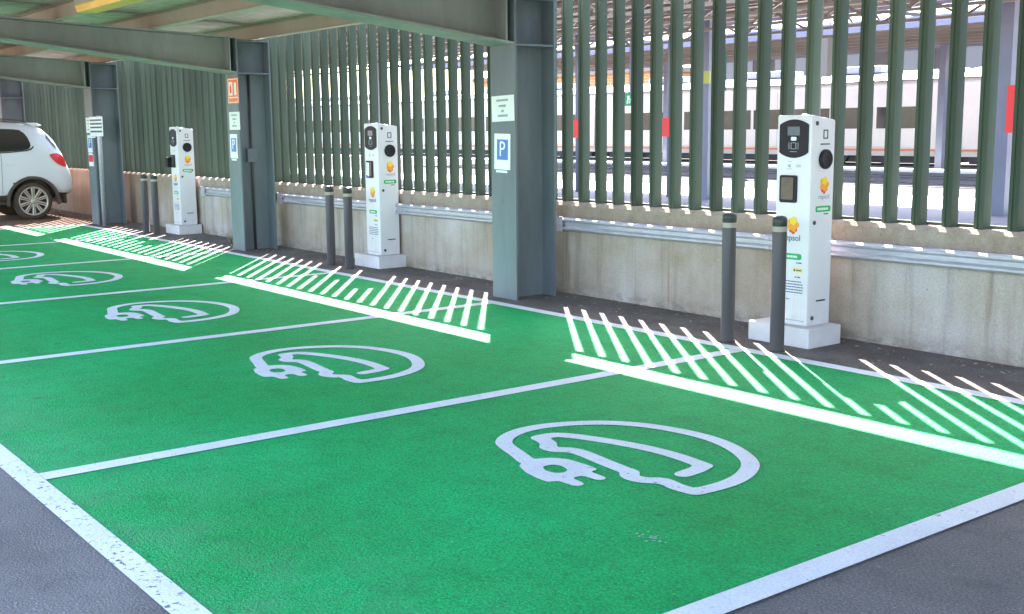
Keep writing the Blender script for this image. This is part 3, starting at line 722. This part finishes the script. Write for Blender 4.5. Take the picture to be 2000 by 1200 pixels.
patch('sill', [6.60,6.5,6.42],[.40,.39,.385],[.47,.48,.49],'car_trim',eps=.014)
patch('sill', [5.50,5.2,4.6,4.0,3.62],[.30,.30,.30,.30,.30],[.47,.46,.455,.46,.48],'car_trim',eps=.014)
for a,b in (((5.42,.50),(5.44,1.24)),((4.36,.46),(4.38,1.22))):
    m = MB(); pts = [onbody(a[0]+(b[0]-a[0])*k/8, a[1]+(b[1]-a[1])*k/8, .001) for k in range(9)]
    for k in range(8): m.bar(pts[k], pts[k+1], .006)
    m.build('door_seam', M['car_trim'], car)
for yy, zz in ((5.62,1.03),(4.55,1.0)):
    h = onbody(yy,zz,.02); MB().box((h.x-.03,h.y-.09,zz-.014),(h.x+.012,h.y+.09,zz+.014)).build('door_handle', M['car'], car, bevel=.008)
sp2 = MB().prism([(-.66,1.50,1.715),(-.66,1.62,1.725),(-.66,1.66,1.738),(-.66,1.55,1.785),(-.66,1.38,1.79)], (1.32,0,0)); sp2.build('spoiler', M['car'], car, bevel=.012)
for sg in (-1,1):
    m = MB(); pp = [(sg*.62, y-CY, z) for y, z in ((6.0,1.79),(5.9,1.83),(5.5,1.86),(4.8,1.875),(4.2,1.845),(4.0,1.80))]
    for k in range(5): m.bar(pp[k], pp[k+1], .03, .025)
    m.build('roof_rail', M['car_trim'], car)
MB().box((-.60,1.98,.26),(.60,2.05,.42)).build('rear_valance', M['car_trim'], car, bevel=.02)
MB().lathe([(.03,0),(.03,.10),(.026,.11)], 12, Matrix.Translation((.45,1.97,.31)) @ Matrix.Rotation(R(-90),4,'X')).build('exhaust', M['alloy'], car)
for yy in (5.955, 3.15):
    for sg in (-1, 1):
        # arch cladding
        m = MB()
        segs = 24; A0, A1 = R(-8), R(188); x_o = .925*sg
        for k in range(segs):
            a, b_ = A0+(A1-A0)*k/segs, A0+(A1-A0)*(k+1)/segs
            q4 = []
            for ang in (a, b_):
                for rr in (.425,.475):
                    q4.append((rr*math.cos(ang)+yy-CY, rr*math.sin(ang)+.33))
            xo = [.93*sg]*4
            vs = [(.86*sg,y_,z_) for y_,z_ in q4]+[(.935*sg,y_,z_) for y_,z_ in q4]
            m.add(vs, [(4,5,7,6),(0,4,6,2),(1,3,7,5)])
        m.build('arch_cladding', M['car_trim'], car)
        W = Matrix.Translation((sg*.80, yy-CY, .342)) @ Matrix.Rotation(R(90*sg),4,'Y')
        wh = MB().lathe([(.20,-.10),(.30,-.105),(.335,-.09),(.345,-.06),(.345,.06),(.335,.088),(.30,.10),(.262,.098),(.255,.09)], 40, W, caps=False).build('wheel', M['tyre'], car)
        rm = MB().lathe([(.262,.095),(.268,.103),(.255,.106),(.243,.098),(.238,.05)], 40, W, caps=False)
        for k in range(10):
            a = 2*math.pi*(k+ (0.16 if k % 2 else -.16))/10 if False else 2*math.pi*k/10
            Wk = W @ Matrix.Rotation(a,4,'Z')
            rm.add([Wk @ Vector(v) for v in ((.03,-.022,.082),(.245,-.032,.095),(.245,-.008,.098),(.03,-.006,.086),(.03,-.022,.05),(.245,-.032,.06),(.245,-.008,.06),(.03,-.006,.05))], [(0,1,2,3),(0,4,5,1),(3,2,6,7),(1,5,6,2),(0,3,7,4)])
            rm.add([Wk @ Vector(v) for v in ((.03,.006,.086),(.245,.008,.098),(.245,.032,.095),(.03,.022,.082),(.03,.006,.05),(.245,.008,.06),(.245,.032,.06),(.03,.022,.05))], [(0,1,2,3),(0,4,5,1),(3,2,6,7),(1,5,6,2),(0,3,7,4)])
        rm.lathe([(.05,.07),(.05,.092),(.04,.098),(0,.10)], 20, W); rm.build('rim', M['alloy'], wh)
        MB().lathe([(.24,.0),(.24,.035),(0,.035)], 30, W).build('brake_disc', M['car_trim'], wh)

# ------------------------------------------------------------------ railway station behind the fence
def struct(m, name, mt): return tag(m.build(name, mt), kind='structure')
struct(MB().box((-140,7.6,-.3),(40,19.9,.012)), 'station_platform', M['plat'])
struct(MB().box((-140,19.9,-.3),(40,23.1,.016)), 'sunlit_platform_strip', M['plat_white'])  # sunlight on the outer strip is put into its white colour
struct(MB().add([(-160,23.1,.006),(60,23.1,.006),(60,48,.006),(-160,48,.006)], [(0,1,2,3)]), 'track_bed', M['ballast'])
tr = MB()
for y in (26.4,27.9,30.6,32.1): tr.box((-140,y,.006),(40,y+.10,.03))
struct(tr, 'railway_track', M['rail'])
struct(MB().box((-140,34.6,-.2),(40,36.4,.06)), 'far_platform', M['plat_white'])
trn = thing('passenger_train', 'long white passenger train with orange stripe and dark windows beyond the fence', 'train', (-40,41.4,0))
ox, oy = -40, 40.0-41.4
x = -105; ci = 0
while x < 0:
    x1 = x+19.6; a, b = x-ox, x1-ox
    cb = MB().prism([(a,oy+.10,.38),(a,oy,.75),(a,oy,3.05),(a,oy+.12,3.34),(a,oy+.5,3.62),(a,oy+1.4,3.74),(a,oy+2.3,3.62),(a,oy+2.7,3.34),(a,oy+2.8,3.05),(a,oy+2.8,.75),(a,oy+2.7,.38)], (19.6,0,0)).build('coach_body', M['train_white'], trn)
    wn = MB(); xx = a+1.7
    while xx < b-2.4:
        wn.box((xx,oy-.012,1.46),(xx+1.95,oy-.002,2.30)); xx += 2.12
    wn.build('window_band', M['train_glass'], cb)
    MB().box((a+.05,oy-.008,.58),(b-.05,oy-.001,.66)).build('stripe', M['train_orange'], cb)
    MB().box((a+.02,oy-.03,3.30),(b-.02,oy+.10,3.345)).build('gutter', M['train_dark'], cb)
    for xd in (a+.35, b-1.45): MB().box((xd,oy-.010,.68),(xd+1.1,oy-.002,2.75)).build('door', M['train_white'], cb)
    xx = a+3.0
    while xx < b-2: MB().box((xx,oy-.004,.70),(xx+.03,oy-.0005,3.02)).build('panel_seam', M['train_lilac'], cb); xx += 4.24
    for xv in (a+4, a+10, a+15): MB().box((xv-1.2,oy+.7,3.70),(xv+1.2,oy+2.1,3.98)).build('roof_unit', M['train_lilac'], cb, bevel=.05)
    uf = MB().box((a+.4,oy+.25,.10),(b-.4,oy+2.5,.378))
    for xb in (a+2.6, a+4.9, b-4.9, b-2.6): uf.lathe([(.42,0),(.42,.12)], 20, Matrix.Translation((xb,oy+.12,.43)) @ Matrix.Rotation(R(-90),4,'X'))
    uf.build('underframe', M['train_dark'], trn)
    x += 20.1
# platform canopies
def canopy(name, lab, x0, x1, y0, y1, z, fz, cols, cy, purl, cz, group='station platform canopies'):
    o = thing(name, lab, 'canopy', ((x0+x1)/2, cy, 0), 0, group); cx = (x0+x1)/2
    def of(m): m.v = [(a-cx, b-cy, c) for a, b, c in m.v]; return m
    of(MB().box((x0,y0,z+.14),(x1,y1,z+.20))).build('roof', M['st_soffit'], o)
    of(MB().box((x0,y0-.06,z-.02),(x1,y0-.001,z+fz))).build('fascia', M['st_fascia'], o)
    of(MB().box((x0,y1+.001,z-.02),(x1,y1+.06,z+fz))).build('fascia', M['st_fascia'], o)
    p = MB(); y = y0+.6
    while y < y1-.3: p.box((x0,y,z+.03),(x1,y+.09,z+.138)); y += purl
    of(p).build('purlins', M['st_truss'], o)
    for c in cols:
        of(MB().box((c-.13,cy-.13,.0),(c+.13,cy+.13,cz))).build('column', M['st_col'], o)
        t = MB(); 
        t.bar((c,y0+.1,cz+.25),(c,y1-.1,cz+.25),.12,.16); t.bar((c,y0+.1,cz+.9),(c,y1-.1,cz+.9),.10,.12)
        yy = y0+.3; up = True
        while yy < y1-.9: t.bar((c,yy,cz+.25 if up else cz+.9),(c,yy+.8,cz+.9 if up else cz+.25),.06); yy += .8; up = not up
        of(t).build('truss', M['st_brown'], o)
    return o
near_cols = [-10.78,-17.7,-24.7]
canopy('platform_canopy', 'brown station canopy on blue grey columns over the near platform behind the fence', -72, 14, 13.4, 22.4, 4.12, .62, near_cols+[-3.8,3.2]+[-31.7-7*k for k in range(6)], 19.0, 1.15, 4.13)
pc = [o for o in D.objects if o.name == 'platform_canopy'][0]
for yy in (14.5,16.4,18.3,20.2):
    lt = MB(); xx = -70; up = True
    while xx < 8: lt.bar((xx,yy,4.05),(xx+.9,yy,4.05),.06,.08); lt.bar((xx,yy,3.6 if up else 4.02),(xx+.9,yy,4.02 if up else 3.6),.045); lt.bar((xx,yy,3.6),(xx+.9,yy,3.6),.06,.06); xx += .9; up = not up
    lt.v = [(a-pc.location.x, b-pc.location.y, c) for a, b, c in lt.v]; lt.build('lattice_girder', M['st_truss'], pc)
canopy('platform_canopy', 'lilac edged brown canopy over the far platform in front of the train', -47, 30, 30.0, 38.6, 4.38, .30, [-23.3,-30,-36.8,-43.5,-16.5,-9], 36.9, 1.25, 4.36)
# things on the near columns
def panel(name, x, y, z, w, h, m_, lab, cat, group=None):
    o = MB().box((-w/2,-.03,-h/2),(w/2,0,h/2)).build(name, M[m_], None, bevel=.006, loc=(x,y,z)); return tag(o, lab, cat, group)
panel('red_board', -10.585, 18.84, 1.84, .17, .80, 'sign_red', 'tall red board on a station column at the right edge seen through the slats', 'board')
panel('red_board', -18.85, 18.90, 1.59, .26, .42, 'sign_red', 'red board on a station post between two slats, right of the green sign', 'board')
panel('red_board', -22.05, 18.90, 1.57, .30, .44, 'sign_red', 'red board on a station post just right of the nearest column', 'board')
panel('yellow_sign', -17.60, 18.84, 2.65, .22, .27, 'pale_yellow', 'small yellow sign on a station column seen through the slats', 'sign')
ex = panel('green_sign', -20.08, 18.90, 2.24, .46, .30, 'sign_green', 'green and white running exit sign hanging behind the slats', 'sign')
em = MB(); em.box((-.05,-.036,-.02),(.03,-.0305,.09)); em.box((-.07,-.036,-.10),(-.03,-.0305,-.02)); em.box((.0,-.036,-.09),(.05,-.0305,-.03)); em.box((.06,-.036,-.03),(.15,-.0305,.02)); em.build('exit_mark', M['sign_white'], ex)
for xx, lab in ((-18.85,'thin grey station post carrying a red board right of the green sign'), (-22.05,'thin grey station post carrying a red board near the column')):
    tag(MB().lathe([(.07,0),(.07,3.9),(.05,3.95)], 12).build('station_post', M['st_col'], None, loc=(xx,19.0,0)), lab, 'post')
tag(MB().box((-.02,-.02,0),(.02,.02,1.7)).build('sign_hanger', M['st_col'], None, loc=(-20.08,18.92,2.39)), 'thin rod holding the green exit sign', 'rod')
# slim white mast behind the near charger
lmast = thing('white_mast', 'pale square mast with a bracket behind the nearest charging post', 'mast', (-11.9,15.2,0))
MB().box((-.09,-.09,0),(.09,.09,5.2)).build('shaft', M['st_truss'], lmast, bevel=.01)
MB().box((.10,-.06,2.35),(.30,.06,2.95)).box((.091,-.03,2.5),(.10,.03,2.8)).build('bracket', M['st_truss'], lmast, bevel=.008)
# buildings far behind
bb = thing('brick_building', 'distant orange brick building left of the station canopies', 'building', (-74,64,0))
MB().box((-9,-4,0),(13,6,5.6)).build('wall', M['brick'], bb); MB().box((-9.4,-4.4,5.6),(13.4,6.4,5.95)).build('roof', M['st_truss'], bb)
for k in range(6): w0 = MB().box((-7.4+3.4*k,-4.03,2.2),(-6.0+3.4*k,-4.002,4.2)).build('window', M['st_win'], bb)
sb = thing('station_building', 'long brown station building behind the train', 'building', (-18,58,0))
MB().box((-34,-3,0),(60,8,5.9)).build('wall', M['st_wall'], sb); MB().box((-34.5,-3.6,5.9),(60.5,8.5,6.3)).build('roof', M['st_brown'], sb)
for k in range(22): MB().box((-32+4.1*k,-3.03,4.3),(-29.6+4.1*k,-3.002,5.5)).build('window', M['st_win'], sb)
gb = thing('green_panel_board', 'tall green board beside the yellow sign beyond the slats', 'board', (-26.0,28.6,0))
MB().box((-.30,-.04,2.75),(.10,.04,4.0)).build('board', M['board_green'], gb); MB().lathe([(.06,0),(.06,2.75)], 10).build('pole', M['st_col'], gb)

# ------------------------------------------------------------------ light
EL = math.atan(TAN)
d = Vector((HX*math.cos(EL), -HY*math.cos(EL), -math.sin(EL)))
sl = D.lights.new('sun', 'SUN'); sl.energy = 5; sl.angle = R(.5); sl.color = (1,.93,.88)
so_ = D.objects.new('sun', sl); COL.objects.link(so_); so_.rotation_euler = d.to_track_quat('-Z','Y').to_euler(); so_.location = (-30,30,30)
w = D.worlds.new('World'); SC.world = w; w.use_nodes = True; nt = w.node_tree; bg = nt.nodes['Background']
sky = nt.nodes.new('ShaderNodeTexSky'); sky.sky_type = 'NISHITA'; sky.sun_disc = False; sky.sun_elevation = EL; sky.sun_rotation = math.atan2(-HX, HY)
sky.air_density = 1.0; sky.dust_density = 1.6
nt.links.new(sky.outputs['Color'], bg.inputs['Color']); bg.inputs['Strength'].default_value = .12

# ------------------------------------------------------------------ camera
f, yaw, pit, rol = 2249.625, -.9177, .1535, -.0097
cy_, sy_ = math.cos(yaw), math.sin(yaw); cp, sp_2 = math.cos(pit), math.sin(pit)
fw = Vector((sy_*cp, cy_*cp, -sp_2)); rt = Vector((cy_, -sy_, 0)); up = rt.cross(fw)
rt2 = math.cos(rol)*rt+math.sin(rol)*up; up2 = -math.sin(rol)*rt+math.cos(rol)*up
cam = D.cameras.new('camera'); cam.sensor_width = 36; cam.lens = f/2000*36; cam.clip_end = 3000; cam.clip_start = .05
cobj = D.objects.new('camera', cam); COL.objects.link(cobj)
cobj.matrix_world = Matrix(((rt2.x,up2.x,-fw.x,0),(rt2.y,up2.y,-fw.y,0),(rt2.z,up2.z,-fw.z,1.589),(0,0,0,1)))
SC.camera = cobj
SC.view_settings.view_transform = 'Standard'; SC.view_settings.look = 'None'; SC.view_settings.exposure = 3.45; SC.view_settings.gamma = 1
SC.cycles.max_bounces = 10; SC.cycles.diffuse_bounces = 6
